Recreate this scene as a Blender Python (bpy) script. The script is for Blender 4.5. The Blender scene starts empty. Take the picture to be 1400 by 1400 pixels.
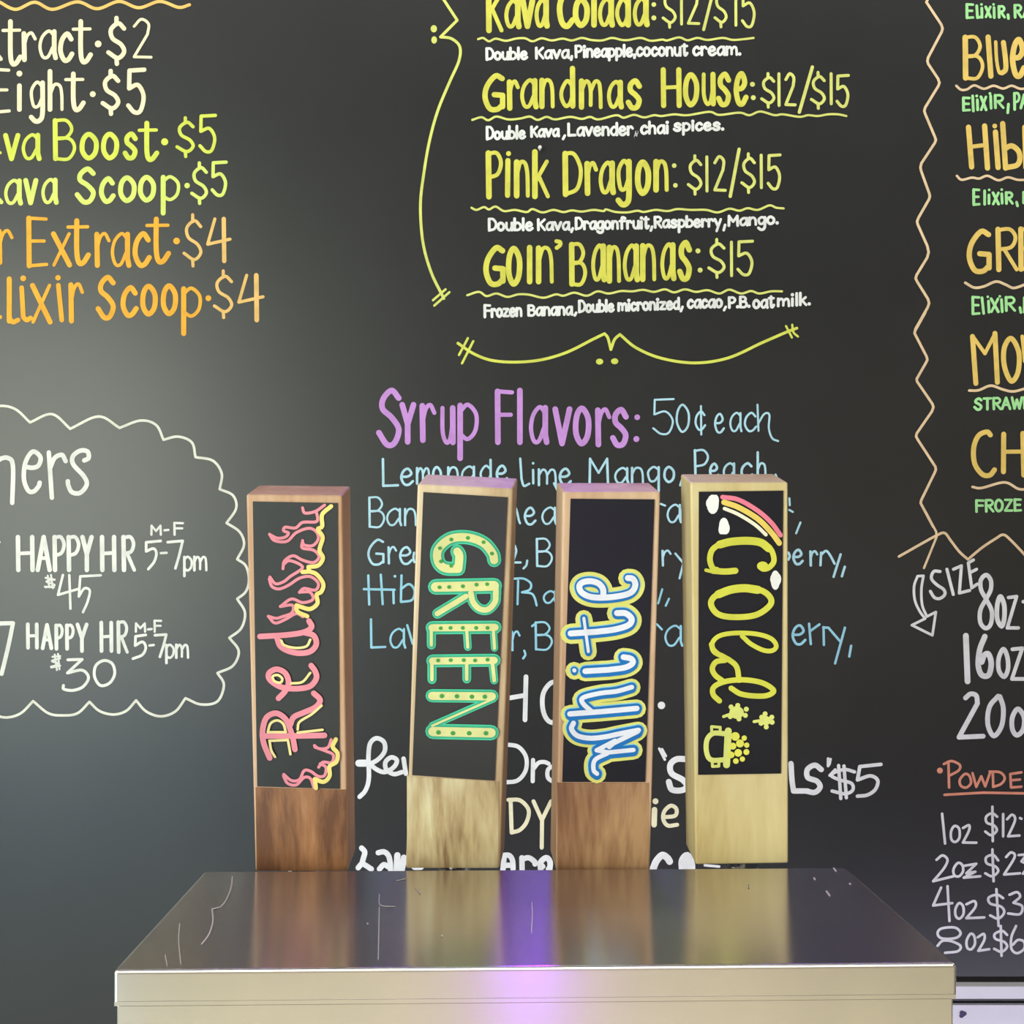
import bpy, math
from mathutils import Vector

S = bpy.context.scene
COL = S.collection

# ---------------------------------------------------------------- camera
CZ = 1.517                      # eye height
F = 1400.0                      # focal length in frame widths of 1400
HOR = 766.0                     # row of the horizon
WALL = 1.70                     # distance to the chalkboard wall
cam = bpy.data.cameras.new('camera'); co = bpy.data.objects.new('camera', cam); COL.objects.link(co)
co.location = (0, 0, CZ); co.rotation_euler = (math.pi / 2, 0, 0)
cam.sensor_width = 36; cam.lens = 36 * F / 1400; cam.shift_y = (HOR - 700) / 1400
cam.clip_start = 0.02
S.camera = co

# ---------------------------------------------------------------- world, lights, exposure
w = bpy.data.worlds.new('world'); S.world = w; w.use_nodes = True
bg = w.node_tree.nodes['Background']; bg.inputs[0].default_value = (0.95, 0.97, 1.0, 1); bg.inputs[1].default_value = 0.15
S.view_settings.view_transform = 'Standard'; S.view_settings.look = 'None'
S.view_settings.exposure = 0.0; S.view_settings.gamma = 1.0; S.view_settings.use_curve_mapping = False

def area(name, loc, target, sx, sy, power, color, spread=180):
    l = bpy.data.lights.new(name, 'AREA'); l.shape = 'RECTANGLE'; l.size = sx; l.size_y = sy
    l.energy = power; l.color = color; l.spread = math.radians(spread)
    o = bpy.data.objects.new(name, l); COL.objects.link(o); o.location = loc
    o.rotation_euler = (Vector(target) - Vector(loc)).to_track_quat('-Z', 'Y').to_euler()
    return o
area('window_light', (-2.35, -1.9, 1.95), (-0.4, 1.7, 1.7), 1.4, 2.1, 128, (0.93, 1.0, 0.86))
area('low_blue_fill', (-2.35, -1.9, 0.42), (-0.7, 1.7, 0.9), 2.2, 0.75, 22, (0.14, 0.52, 1.0))  # added cool fill that tints the lower left wall blue; no real door
area('floor_fill', (0.2, -1.6, 3.33), (0.2, -1.6, 0.0), 3.0, 1.2, 70, (1.0, 0.97, 0.86), 110)  # added overhead fill, brightens the floor that the steel front reflects
area('wall_fill', (0.3, 1.10, 3.33), (0.3, 1.7, 1.3), 4.4, 0.2, 25, (1.0, 0.98, 0.96))  # added fill lighting the chalkboard from above, not a known fixture
area('purple_wall_tube', (0.4, 1.685, 2.95), (0.4, 0, 2.95), 2.2, 0.04, 7, (0.28, 0.03, 1.0))
area('purple_wall_strip', (0.085, 1.685, 2.68), (0.085, 0, 2.68), 0.07, 0.40, 8.5, (0.24, 0.01, 1.0))
area('purple_low_strip', (0.21, -2.98, 0.45), (0.21, 0, 0.45), 0.15, 0.8, 4, (0.30, 0.02, 1.0))
area('low_wall_fill', (0.75, 1.0, 0.46), (0.75, 1.7, 1.1), 2.5, 0.05, 9, (0.80, 0.77, 1.0))  # added low fill to lift the lower lettering, no strip known there

# ---------------------------------------------------------------- helpers
def lin(c):
    return tuple(((v / 255) / 12.92 if v / 255 <= 0.04045 else ((v / 255 + 0.055) / 1.055) ** 2.4) for v in c) + (1,)

class NT:
    def __init__(s, name):
        s.m = bpy.data.materials.new(name); s.m.use_nodes = True
        s.t = s.m.node_tree; s.b = s.t.nodes['Principled BSDF']
    def n(s, typ, **kw):
        nd = s.t.nodes.new(typ)
        for k, v in kw.items():
            if k in nd.inputs: nd.inputs[k].default_value = v
            else: setattr(nd, k, v)
        return nd
    def l(s, a, b): s.t.links.new(a, b)
    def ramp(s, fac, stops):
        r = s.n('ShaderNodeValToRGB'); s.l(fac, r.inputs[0])
        e = r.color_ramp.elements
        while len(e) < len(stops): e.new(0.5)
        for q, (p, c) in zip(e, stops): q.position = p; q.color = c
        return r

def noise(nt, vec, scale, detail=3, rough=0.5):
    n = nt.n('ShaderNodeTexNoise'); n.inputs['Scale'].default_value = scale
    n.inputs['Detail'].default_value = detail; n.inputs['Roughness'].default_value = rough
    if vec is not None: nt.l(vec, n.inputs['Vector'])
    return n

def mapped(nt, scale=(1, 1, 1), loc=(0, 0, 0)):
    tc = nt.n('ShaderNodeTexCoord'); mp = nt.n('ShaderNodeMapping')
    mp.inputs['Scale'].default_value = scale; mp.inputs['Location'].default_value = loc
    nt.l(tc.outputs['Object'], mp.inputs['Vector']); return mp.outputs[0]

_ink = {}
def ink(c, rough=0.75):
    """chalk marker ink: matt, with slightly uneven cover"""
    if (c, rough) in _ink: return _ink[(c, rough)]
    nt = NT('marker_ink'); v = mapped(nt)
    n = noise(nt, v, 45, 3)
    a = tuple(x * 0.93 for x in lin(c)[:3]) + (1,); d = tuple(x * 0.86 for x in a[:3]) + (1,)
    r = nt.ramp(n.outputs['Fac'], [(0.35, d), (0.6, a)])
    nt.l(r.outputs[0], nt.b.inputs['Base Color'])
    nt.b.inputs['Roughness'].default_value = rough; nt.b.inputs['Specular IOR Level'].default_value = 0.25
    _ink[(c, rough)] = nt.m; return nt.m

def plain(name, c, rough=0.6, spec=0.4, var=0.06, scale=14):
    nt = NT(name); v = mapped(nt); n = noise(nt, v, scale, 4)
    a = lin(c); lo = tuple(x * (1 - var) for x in a[:3]) + (1,); hi = tuple(min(1, x * (1 + var)) for x in a[:3]) + (1,)
    r = nt.ramp(n.outputs['Fac'], [(0.3, lo), (0.7, hi)])
    nt.l(r.outputs[0], nt.b.inputs['Base Color'])
    nt.b.inputs['Roughness'].default_value = rough; nt.b.inputs['Specular IOR Level'].default_value = spec
    return nt.m

def chalkboard(name, c, rough, spec, dust=0.0, loc=(0, 0, 0)):
    nt = NT(name); v = mapped(nt, (1, 1, 1), loc)
    n = noise(nt, v, 3.2, 5, 0.6); g = noise(nt, v, 420, 2, 0.7)
    a = lin(c); b = tuple(x * 1.25 + dust for x in a[:3]) + (1,)
    r = nt.ramp(n.outputs['Fac'], [(0.35, a), (0.75, b)])
    nt.l(r.outputs[0], nt.b.inputs['Base Color'])
    nt.b.inputs['Roughness'].default_value = rough; nt.b.inputs['Specular IOR Level'].default_value = spec
    bp = nt.n('ShaderNodeBump'); bp.inputs['Strength'].default_value = 0.10; bp.inputs['Distance'].default_value = 0.0006
    nt.l(g.outputs['Fac'], bp.inputs['Height']); nt.l(bp.outputs[0], nt.b.inputs['Normal'])
    return nt.m

def wood(name, dark, mid, light, seed, streak=1.0, rough=0.42):
    nt = NT(name)
    v = mapped(nt, (30, 30, 2.6), (seed, seed * 0.37, seed * 0.11))
    n1 = noise(nt, v, 1.0, 6, 0.62); n1.inputs['Distortion'].default_value = 0.6
    v2 = mapped(nt, (9, 9, 3.2), (seed * 1.7, 0, seed))
    n2 = noise(nt, v2, 1.0, 3, 0.5)
    v3 = mapped(nt, (260, 260, 9), (seed, 0, 0)); n3 = noise(nt, v3, 1.0, 2)
    mx = nt.n('ShaderNodeMix'); mx.data_type = 'FLOAT'; mx.inputs[0].default_value = 0.5
    nt.l(n1.outputs['Fac'], mx.inputs[2]); nt.l(n2.outputs['Fac'], mx.inputs[3])
    mx2 = nt.n('ShaderNodeMix'); mx2.data_type = 'FLOAT'; mx2.inputs[0].default_value = 0.12
    nt.l(mx.outputs[0], mx2.inputs[2]); nt.l(n3.outputs['Fac'], mx2.inputs[3])
    k = 0.11 * streak
    r = nt.ramp(mx2.outputs[0], [(0.5 - k, lin(dark)), (0.5, lin(mid)), (0.5 + k, lin(light))])
    nt.l(r.outputs[0], nt.b.inputs['Base Color'])
    nt.b.inputs['Roughness'].default_value = rough; nt.b.inputs['Specular IOR Level'].default_value = 0.4
    return nt.m

def mesh(name, verts, faces, mat, parent=None, smooth=False):
    me = bpy.data.meshes.new(name); me.from_pydata([tuple(v) for v in verts], [], faces); me.update()
    o = bpy.data.objects.new(name, me); COL.objects.link(o)
    if mat: me.materials.append(mat)
    if smooth:
        for p in me.polygons: p.use_smooth = True
    if parent is not None:
        o.parent = parent
    return o

def tag(o, label=None, cat=None, group=None, kind=None):
    if label: o['label'] = label
    if cat: o['category'] = cat
    if group: o['group'] = group
    if kind: o['kind'] = kind
    return o

def box_vf(x0, x1, y0, y1, z0, z1):
    v = [(x, y, z) for x in (x0, x1) for y in (y0, y1) for z in (z0, z1)]
    f = [(0, 1, 3, 2), (4, 6, 7, 5), (0, 4, 5, 1), (2, 3, 7, 6), (0, 2, 6, 4), (1, 5, 7, 3)]
    return v, f

def box(name, b, mat, parent=None, bevel=0, seg=2):
    v, f = box_vf(*b); o = mesh(name, v, f, mat, parent)
    if bevel:
        m = o.modifiers.new('bevel', 'BEVEL'); m.width = bevel; m.segments = seg; m.limit_method = 'ANGLE'
    return o

def tube_vf(p0, p1, r0, r1, n=20):
    p0, p1 = Vector(p0), Vector(p1); d = (p1 - p0).normalized()
    a = d.orthogonal().normalized(); b = d.cross(a)
    v = []; f = []
    for p, r in ((p0, r0), (p1, r1)):
        for i in range(n):
            t = 2 * math.pi * i / n; v.append(p + a * (r * math.cos(t)) + b * (r * math.sin(t)))
    for i in range(n):
        j = (i + 1) % n; f.append((i, j, n + j, n + i))
    f.append(tuple(range(n - 1, -1, -1))); f.append(tuple(range(n, 2 * n)))
    return v, f

def merge(parts):
    V = []; FF = []
    for v, f in parts:
        k = len(V); V += [tuple(x) for x in v]; FF += [tuple(i + k for i in q) for q in f]
    return V, FF

# ---------------------------------------------------------------- drawing strokes (flat marker lines laid on a plane)
def spline(pts, closed=False):
    """Catmull-Rom through pts; a point given twice makes a corner"""
    out = []
    runs = [[]]
    for p in pts:
        if runs[-1] and runs[-1][-1] == p: runs.append([p])
        else: runs[-1].append(p)
    for r in runs:
        if len(r) < 2: continue
        if len(r) == 2: seg = r
        else:
            seg = []
            q = [(2 * r[0][0] - r[1][0], 2 * r[0][1] - r[1][1])] + r + [(2 * r[-1][0] - r[-2][0], 2 * r[-1][1] - r[-2][1])]
            if r[0] == r[-1]: q[0] = r[-2]; q[-1] = r[1]
            for i in range(1, len(q) - 2):
                a, b, c, d = q[i - 1], q[i], q[i + 1], q[i + 2]
                L = math.hypot(c[0] - b[0], c[1] - b[1]); N = 5 if L < 12 else (8 if L < 60 else 12)
                for k in range(N):
                    t = k / N
                    seg.append(tuple(0.5 * (2 * b[j] + (c[j] - a[j]) * t + (2 * a[j] - 5 * b[j] + 4 * c[j] - d[j]) * t * t
                                            + (3 * b[j] - a[j] - 3 * c[j] + d[j]) * t ** 3) for j in (0, 1)))
            seg.append(r[-1])
        out += seg if not out else seg[1:]
    return out

class Art:
    """collects 2-D marker strokes in photo pixels"""
    def __init__(s): s.v = []; s.f = []; s.h = []; s.k = 0
    def lift(s, n, a=None):
        """later ink lies a few microns over earlier ink"""
        s.k = (s.k + 1) % 12; b = s.k * 12e-6
        s.h += [b + (0 if a is None else (i // 2) * 0.9e-6) for i in range(n)]
    def disc(s, x, y, rx, ry=None, n=14):
        ry = ry or rx; k = len(s.v)
        s.v += [(x + rx * math.cos(2 * math.pi * i / n), y + ry * math.sin(2 * math.pi * i / n)) for i in range(n)]
        s.f.append(tuple(range(k, k + n))); s.lift(n)
    def ribbon(s, pts, wd):
        p = [pts[0]]
        for q in pts[1:]:
            if math.hypot(q[0] - p[-1][0], q[1] - p[-1][1]) > 0.12: p.append(q)
        if len(p) < 2: s.disc(p[0][0], p[0][1], wd / 2); return
        for i in range(1, len(p) - 1):           # a sharp turn starts a new stroke
            a, b = (p[i][0] - p[i - 1][0], p[i][1] - p[i - 1][1]), (p[i + 1][0] - p[i][0], p[i + 1][1] - p[i][1])
            if (a[0] * b[0] + a[1] * b[1]) < 0.45 * math.hypot(*a) * math.hypot(*b):
                s.ribbon(p[:i + 1], wd); s.ribbon(p[i:], wd); return
        h = wd / 2; n = len(p); d = []
        for i in range(n - 1):
            dx, dy = p[i + 1][0] - p[i][0], p[i + 1][1] - p[i][1]; L = math.hypot(dx, dy); d.append((dx / L, dy / L))
        k = len(s.v); sharp = [0, n - 1]
        for i in range(n):
            a = d[max(i - 1, 0)]; b = d[min(i, n - 2)]
            tx, ty = a[0] + b[0], a[1] + b[1]; L = math.hypot(tx, ty)
            if L < 0.35: tx, ty = b; L = 1
            tx /= L; ty /= L; c = max(0.75, tx * b[0] + ty * b[1]); hh = h / c
            if a[0] * b[0] + a[1] * b[1] < 0.86: sharp.append(i)
            s.v += [(p[i][0] - ty * hh, p[i][1] + tx * hh), (p[i][0] + ty * hh, p[i][1] - tx * hh)]
        s.lift(2 * n, 1)
        for i in range(n - 1):
            j = k + 2 * i; s.f.append((j + 1, j, j + 2, j + 3))
        for i in set(sharp): s.disc(p[i][0], p[i][1], h, n=12)

class View:
    """a crop of the photo: origin and scale, so that strokes can be given in its own pixels"""
    def __init__(s, ox, oy, sc): s.o = (ox, oy); s.s = sc
    def p(s, x, y): return (s.o[0] + x / s.s, s.o[1] + y / s.s)
    def st(s, art, wd, text, smooth=True, dx=0, dy=0):
        """text: strokes split by ';', points 'x,y' ; '/' repeats the point as a corner; '|' in front = straight lines"""
        for t in text.split(';'):
            t = t.strip()
            if not t: continue
            straight = t[0] == '|' or not smooth
            pts = []
            for q in t.lstrip('|').split():
                c = q.endswith('/'); q = q.rstrip('/')
                x, y = q.split(','); P = s.p(float(x) + dx, float(y) + dy); pts.append(P)
                if c: pts.append(P)
            art.ribbon(pts if straight else spline(pts), wd / s.s)
    def dots(s, art, *d):
        for q in d:
            x, y = s.p(q[0], q[1]); art.disc(x, y, q[2] / s.s, (q[3] if len(q) > 3 else q[2]) / s.s)

# marker alphabet: x 0-100 across the letter, y 0 on the baseline; lower case 100 = x-height, 200 = ascender, -100 = descender;
# capitals and figures 100 = cap height. '*' marks the heavy strokes, '|' straight ones, 'D' a dot
G = {
 'a': '90,84 60,100 22,78 8,40 25,4 55,4 84,40;|*92,98 92,22 100,0',
 'b': '|*10,200 10,0;10,70 50,100 92,72 92,25 50,0 10,12',
 'c': '*92,80 60,100 20,75 10,35 38,2 70,4 98,25',
 'd': '88,80 50,100 12,65 10,30 40,0 70,10 88,38;|*90,200 92,0',
 'e': '*12,50 60,52 86,72 60,100 25,85 8,45 30,5 65,0 98,22',
 'f': '*92,175 65,198 40,165 40,0;|5,100 88,102',
 'g': '88,85 50,100 10,65 25,10 60,8 88,40;*92,98 92,-30 75,-85 40,-95 8,-65',
 'h': '|*12,200 12,0;12,55 40,95 75,92 88,60 90,0',
 'i': '|*50,92 50,0;D50,178',
 'I': '|*50,100 50,0',
 'k': '|*12,200 12,0;|88,105 15,42;|35,60 95,0',
 'l': '|*50,200 50,0',
 'm': '|*8,98 8,0;8,60 26,95 42,90 50,60 50,8;50,60 70,95 88,90 94,55 96,0',
 'n': '|*10,98 10,0;10,55 35,95 70,95 88,65 92,0',
 'o': '*50,100 15,78 10,30 45,0 85,22 90,70 50,100',
 'p': '|*12,98 12,-100;12,80 50,100 92,72 88,25 50,0 12,15',
 'q': '88,85 50,100 10,65 25,10 60,8 88,40;|*92,98 92,-100',
 'r': '|*12,98 16,0;14,50 35,88 68,100 96,78',
 's': '*90,80 60,100 25,86 25,64 60,48 88,28 72,3 35,0 8,20',
 't': '*45,195 45,40 55,4 75,4 98,28;|5,142 95,144',
 'u': '10,98 12,30 40,0 70,10 88,50;|*90,98 92,0',
 'v': '|*5,98 48,0 95,98',
 'x': '|*5,98 95,0;|92,98 8,0',
 'y': '|*5,98 50,8;|95,98 32,-95',
 'z': '|8,95 90,95 10,4 95,4',
 'A': '|*0,0 50,100 100,0;|20,36 82,36',
 'B': '|*8,100 10,0;8,100 60,100 85,78 60,56 10,52;12,54 75,52 98,28 70,0 10,0',
 'C': '*92,85 60,100 20,75 8,45 25,10 60,0 98,18',
 'D': '|*8,100 10,0;5,100 60,98 98,60 78,15 10,0',
 'E': '|*10,100 12,0;|10,100 95,98;|12,52 85,52;|12,0 98,3',
 'F': '|*10,100 12,0;|10,100 95,98;|12,54 88,54',
 'G': '*90,92 58,100 18,70 8,35 30,3 65,0 90,12;|*92,8 92,42 52,44',
 'H': '|*8,100 10,0;|*90,100 92,0;|10,50 90,52',
 'K': '|*12,100 14,0;|95,100 16,45;|35,58 98,0',
 'L': '|*10,100 12,2 95,4',
 'M': '|*8,0 10,98;|10,98 50,40 90,98;|*90,98 94,0',
 'N': '|*10,0 10,98;|10,98 90,0;|*90,0 90,100',
 'O': '*50,100 15,78 10,30 45,0 85,22 90,70 50,100',
 'P': '|*10,100 14,0;8,98 65,100 94,78 72,52 14,44',
 'R': '|*10,100 14,0;8,98 65,100 92,80 72,56 14,50;|40,50 98,0',
 'S': '*90,86 60,100 25,85 22,66 60,50 90,28 72,3 40,0 6,22',
 'T': '|*50,100 50,0;|5,98 95,100',
 'W': '|*5,100 28,0 50,80 74,0 96,100',
 'Y': '|*8,100 50,48;|*95,100 50,48 50,0',
 'Z': '|8,98 90,98 8,2 95,3',
 '$': '92,78 60,90 20,76 28,56 75,42 92,25 58,11 5,24;|50,102 50,88;|50,12 52,-2',
 '0': '*50,100 15,78 8,35 45,0 88,22 92,70 50,100',
 '1': '|50,100 52,0',
 '2': '12,82 48,100 85,88 80,62/ 80,62 12,4/ 12,4 98,3',
 '3': '10,96 85,98/ 85,98 35,58/ 35,58 85,50 95,22 60,0 5,6',
 '4': '35,100 5,40/ 5,40 98,52;|*72,100 74,0',
 '5': '96,100 12,98/ 12,98 10,56/ 10,56 60,64 92,38 75,4 40,0 5,16',
 '6': '75,100 25,60 10,25 45,0 88,15 85,42 50,52 14,34',
 '7': '5,96 92,98/ 92,98 50,0',
 '/': '|95,110 5,-15',
 '-': '|10,48 90,52',
 ',': '|*65,18 40,-45', '.': 'D50,8', ':': 'D45,82;D50,10', "'": '|*60,185 40,135',
}
WID = {'i': 30, 'l': 26, 'I': 26, 'm': 125, 'W': 125, 'M': 110, ',': 28, '.': 24, ':': 26, "'": 24, '1': 30, 'r': 66, 't': 66, 'c': 72, 'E': 78, 'k': 72}

def put(v, art, ch, x0, x1, yb, xh, cap, desc, wt, low):
    """one letter between x0 and x1 with its baseline on yb (crop pixels)"""
    for t in G[ch].split(';'):
        heavy = '*' in t[:2]; straight = '|' in t[:2]; dot = t[0] == 'D'
        pts = []
        for q in t.lstrip('|*D').split():
            c = q.endswith('/'); q = q.rstrip('/'); a, b = (float(k) for k in q.split(','))
            if low:
                h = b / 100 * xh if 0 <= b <= 100 else (xh + (b - 100) / 100 * (cap - xh) if b > 100 else b / 100 * desc)
            else: h = b / 100 * cap
            P = v.p(x0 + a / 100 * (x1 - x0), yb - h); pts.append(P)
            if c: pts.append(P)
        wd = (wt[0] if heavy else wt[1]) / v.s
        if dot: art.disc(pts[0][0], pts[0][1], wt[0] * 0.62 / v.s); continue
        art.ribbon(pts if straight else spline(pts), wd)

LOWER = set('abcdefghiklmnopqrstuvxyz,.\'')
def line(v, art, base, xh, cap, wt, letters, desc=None):
    """letters: 'a 10 90 ; b 95 160' ; '@y' after a letter moves its baseline; base = (x0, y0, x1, y1)"""
    if desc is None: desc = xh * 0.6
    for t in letters.split(';'):
        q = t.split()
        if not q: continue
        ch = q[0]; x0, x1 = float(q[1]), float(q[2])
        xm = (x0 + x1) / 2
        yb = base[1] + (base[3] - base[1]) * (xm - base[0]) / (base[2] - base[0])
        C = cap
        if len(q) > 3: yb = float(q[3])
        if len(q) > 4: C = yb - float(q[4])
        m = wt[0] * 0.3 if ch not in 'Il1.:,' else 0
        put(v, art, ch, x0 + m, x1 - m, yb, (xh if len(q) <= 5 else float(q[5])), C, desc, wt, ch in LOWER)

def word(v, art, text, x0, x1, y0, y1, xh, cap, wt, desc=None, gap=16):
    if desc is None: desc = xh * 0.55
    W = [WID.get(c, 82 if c in LOWER else 92) for c in text]
    tot = sum(W) + gap * (len(text) - 1); k = (x1 - x0) / tot; x = x0
    for c, wd in zip(text, W):
        xm = x + wd * k / 2; yb = y0 + (y1 - y0) * (xm - x0) / (x1 - x0)
        put(v, art, c, x, x + wd * k, yb, xh, cap, desc, wt, c in LOWER)
        x += (wd + gap) * k

# ================================================================ THE ROOM
M_board = chalkboard('chalkboard_paint', (39, 39, 40), 0.37, 0.42)
M_cream = plain('cream_wall_paint', (214, 208, 186), 0.7)
M_floor = plain('cream_floor', (214, 208, 184), 0.5)
M_ceil = plain('dark_ceiling', (52, 51, 54), 0.8)
M_white = plain('white_gloss_paint', (222, 220, 226), 0.35, 0.5, 0.03)
M_dark = plain('dark_mark', (70, 62, 100), 0.6)

def zat(py, d=WALL): return CZ + (HOR - py) / F * d
def xat(px, d=WALL): return (px - 700) / F * d
RX, RY, RZ = 3.2, -3.0, 3.4

wall = box('wall_back', (-RX, RX, WALL, WALL + 0.12, 0, RZ), M_board); tag(wall, kind='structure', label='black chalkboard wall covered in hand lettered menu')
tag(box('floor', (-RX, RX, RY, WALL, -0.1, 0), M_floor), kind='structure')
tag(box('ceiling', (-RX, RX, RY, WALL, RZ, RZ + 0.1), M_ceil), kind='structure')
tag(box('wall_left', (-RX - 0.1, -RX, RY, WALL, 0, RZ), M_cream), kind='structure')
tag(box('wall_right', (RX, RX + 0.1, RY, WALL, 0, RZ), M_cream), kind='structure')
tag(box('wall_front', (-RX, RX, RY - 0.1, RY, 0, RZ), M_cream), kind='structure')

# white ledge and panel low on the wall, right of the tap tower
zl0, zl1 = zat(1366, WALL - 0.018), zat(1348.5, WALL - 0.018)
led = box('trim_1', (xat(1000), RX, WALL - 0.018, WALL, zl0, zl1), M_white, bevel=0.0012); tag(led, kind='structure', label='thin white ledge along the bottom of the chalkboard')
pan = box('trim_2', (xat(1000), RX, WALL - 0.008, WALL, 0.0, zat(1371)), M_white, bevel=0.001); tag(pan, kind='structure', label='white panel below the ledge')
a = Art(); Vz = View(1280, 1300, 11.667)
Vz.st(a, 70, '405,985 450,1000; 400,1035 430,1010'); 
def flat(name, art, mat, parent, proj, off=(0, 0, 0), up=(0, -1, 0)):
    verts = [tuple(Vector(proj(x, y)) - Vector(off) + Vector(up) * h) for (x, y), h in zip(art.v, art.h)]
    return mesh(name, verts, art.f, mat, parent)
flat('dark_smudge', a, M_dark, pan, lambda x, y: ((x - 700) / F * (WALL - 0.008), WALL - 0.0084, CZ + (HOR - y) / F * (WALL - 0.008)))

def wproj(x, y): return ((x - 700) / F * WALL, WALL - 0.0005, CZ + (HOR - y) / F * WALL)
def wtext(name, art, col, label=None):
    o = flat(name, art, ink(col), wall, wproj)
    if label: o['label'] = label
    return o

# ---------------------------------------------------------------- upper left list
CREAM = (246, 233, 196); LIME = (218, 228, 92); LIME2 = (222, 236, 120); AMB = (243, 178, 62); AMB2 = (238, 194, 118); WHITE = (238, 238, 232)
A = View(0, 0, 3.684); B = View(0, 230, 3.684)
a = Art(); A.st(a, 16, '-30,0 0,12 80,48 175,12 265,48 390,10 490,45 600,8 700,40 805,8 900,38 955,25')
wtext('wavy_underline', a, (244, 196, 112), 'orange wavy line at the top left')
a = Art()
line(A, a, (60, 318, 430, 300), 135, 205, (24, 16), 't 4 112 325 105;r 106 188 302;a 188 288 292;c 292 372 306;t 358 466 314 105')
line(A, a, (0, 0, 1, 0), 1, 1, (23, 22), '$ 535 640 318 96'); line(A, a, (0, 0, 1, 0), 1, 1, (14, 14), '2 660 768 295 98')
A.st(a, 20, '|-25,260 5,298'); A.dots(a, (495, 222, 17)); wtext('menu_line', a, CREAM, 'cream price line ending in $2')
a = Art()
line(A, a, (60, 552, 430, 552), 130, 195, (24, 16), 'E -45 56 566 350;i 72 125;g 145 228 545;h 236 328 552 360;t 320 430 555 370', desc=70); line(A, a, (0, 0, 1, 0), 1, 1, (24, 22), '$ 506 610 570 362;5 635 738 566 352')
A.dots(a, (468, 475, 15)); wtext('menu_line', a, CREAM, 'cream price line ending in $5')
a = Art()
line(A, a, (100, 800, 700, 795), 120, 190, (25, 17), 'v 18 102;a 104 206;B 262 386 800 608;o 400 500;o 508 602;s 618 696;t 690 800 805 618;$ 880 988 785 598;5 996 1096 764 582')
A.dots(a, (830, 715, 18), (2, 770, 8)); wtext('menu_line', a, LIME, 'lime price line, Boost')
a = Art()
line(B, a, (20, 178, 800, 160), 115, 168, (25, 17), 'a 16 112;v 120 192;a 204 292;S 376 488 170 4;c 498 580 168;o 594 690;o 694 788;p 804 912;$ 955 1054 174 -22;5 1058 1150 136 -30', desc=68)
B.dots(a, (943, 88, 14)); B.st(a, 20, '|-20,140 8,172'); wtext('menu_line', a, LIME2, 'pale lime price line, Scoop')
a = Art()
line(B, a, (0, 480, 700, 488), 160, 235, (26, 17), 'r -20 72 475;E 128 246 492 252;x 258 364 488;t 330 456 482 262;r 472 560 490;a 552 658 490;c 666 762 490;t 727 860 474 254')
B.dots(a, (890, 367, 17)); wtext('menu_line', a, AMB, 'orange price line, Extract')
a = Art(); line(B, a, (0, 0, 1, 0), 1, 1, (22, 16), '$ 916 1026 488 240;4 1034 1168 468 256'); wtext('menu_price', a, AMB2, 'pale orange $4 on the Extract line')
a = Art()
line(B, a, (20, 776, 900, 738), 140, 210, (26, 18), 'l 35 60 770 558;x 152 266 775 0 188;r 342 426 770 0 186;S 482 588 752 550;c 606 696 742;o 706 796 735;o 810 898 733;p 906 1022 745', desc=88)
B.st(a, 24, '|110,602 118,750; 118,750 135,765 155,755; |295,590 312,765;48,755 65,775 92,765'); B.dots(a, (118, 555, 15), (293, 552, 14), (1050, 655, 15), (2, 750, 10))
wtext('menu_line', a, AMB, 'orange price line, Scoop')
a = Art(); line(B, a, (0, 0, 1, 0), 1, 1, (24, 16), '$ 1068 1182 748 522;4 1190 1335 765 540'); wtext('menu_price', a, AMB2, 'pale orange $4 on the Scoop line')

# ---------------------------------------------------------------- happy hour cloud
C = View(0, 530, 4.0); D = View(0, 760, 4.0)
a = Art()
C.st(a, 14, '-60,130 0,100 85,118 165,190/ 165,190 285,145 385,225/ 385,225 540,158 655,220/ 655,220 770,180 855,205 895,285/ 895,285 975,268 1050,300 1070,380/ 1070,380 1165,400 1213,470 1202,555/ 1202,555 1275,590 1292,660 1240,740/ 1240,740 1312,790 1335,860 1298,938/ 1298,938 1345,975 1362,1050 1345,1115 1298,1155/ 1298,1155 1340,1230 1320,1315 1255,1368/ 1255,1368 1306,1440 1275,1520 1190,1560/ 1190,1560 1225,1625 1190,1715 1100,1732 1015,1698/ 1015,1698 960,1770 880,1797 800,1770 745,1710/ 745,1710 690,1768 620,1787 545,1768 490,1718/ 490,1718 425,1780 345,1792 265,1780 182,1714/ 182,1714 115,1780 40,1803 -40,1790')
wtext('cloud_outline', a, (232, 230, 218), 'pale scalloped cloud outline')
a = Art()
C.st(a, 25, '-30,430 0,392 45,385 72,430 68,630; 135,432 180,438 212,425 222,380 180,350 140,410 132,500 155,562 185,568 212,540 218,520; |268,355 285,602; 275,440 300,385 340,368 360,402; 462,398 485,385 480,350 440,345 400,375 402,420 460,485 475,530 440,575 395,572 375,535 372,512')
wtext('menu_heading', a, WHITE, 'white heading ending in ners')
a = Art()
line(C, a, (0, 997, 1, 997), 1, 180, (25, 20), 'H 84 194;A 200 280;P 286 362;P 362 442;Y 440 512;H 545 640;R 662 744', 0)
line(C, a, (0, 804, 1, 804), 1, 50, (13, 12), 'M 820 888;F 945 1008 804 740'); C.st(a, 13, '|900,780 922,778; |880,905 912,903')
C.st(a, 15, '880,838 800,846/ 800,846 800,895/ 800,895 840,880 856,905 845,950 812,992; 918,845 1000,838/ 1000,838 980,920 960,988')
word(C, a, 'pm', 1003, 1132, 1000, 998, 75, 80, (15, 13), 30, 10)
C.dots(a, (-1, 845, 6))
D.st(a, 14, '|345,105 318,213 432,180; |380,105 386,288; 552,106 440,112/ 440,112 432,222/ 432,222 462,178 492,190 480,250 455,308')
D.st(a, 11, '|250,120 300,130; |246,168 296,172; |262,108 270,172; |280,104 290,176; 300,130 255,140 300,160 250,172')
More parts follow.
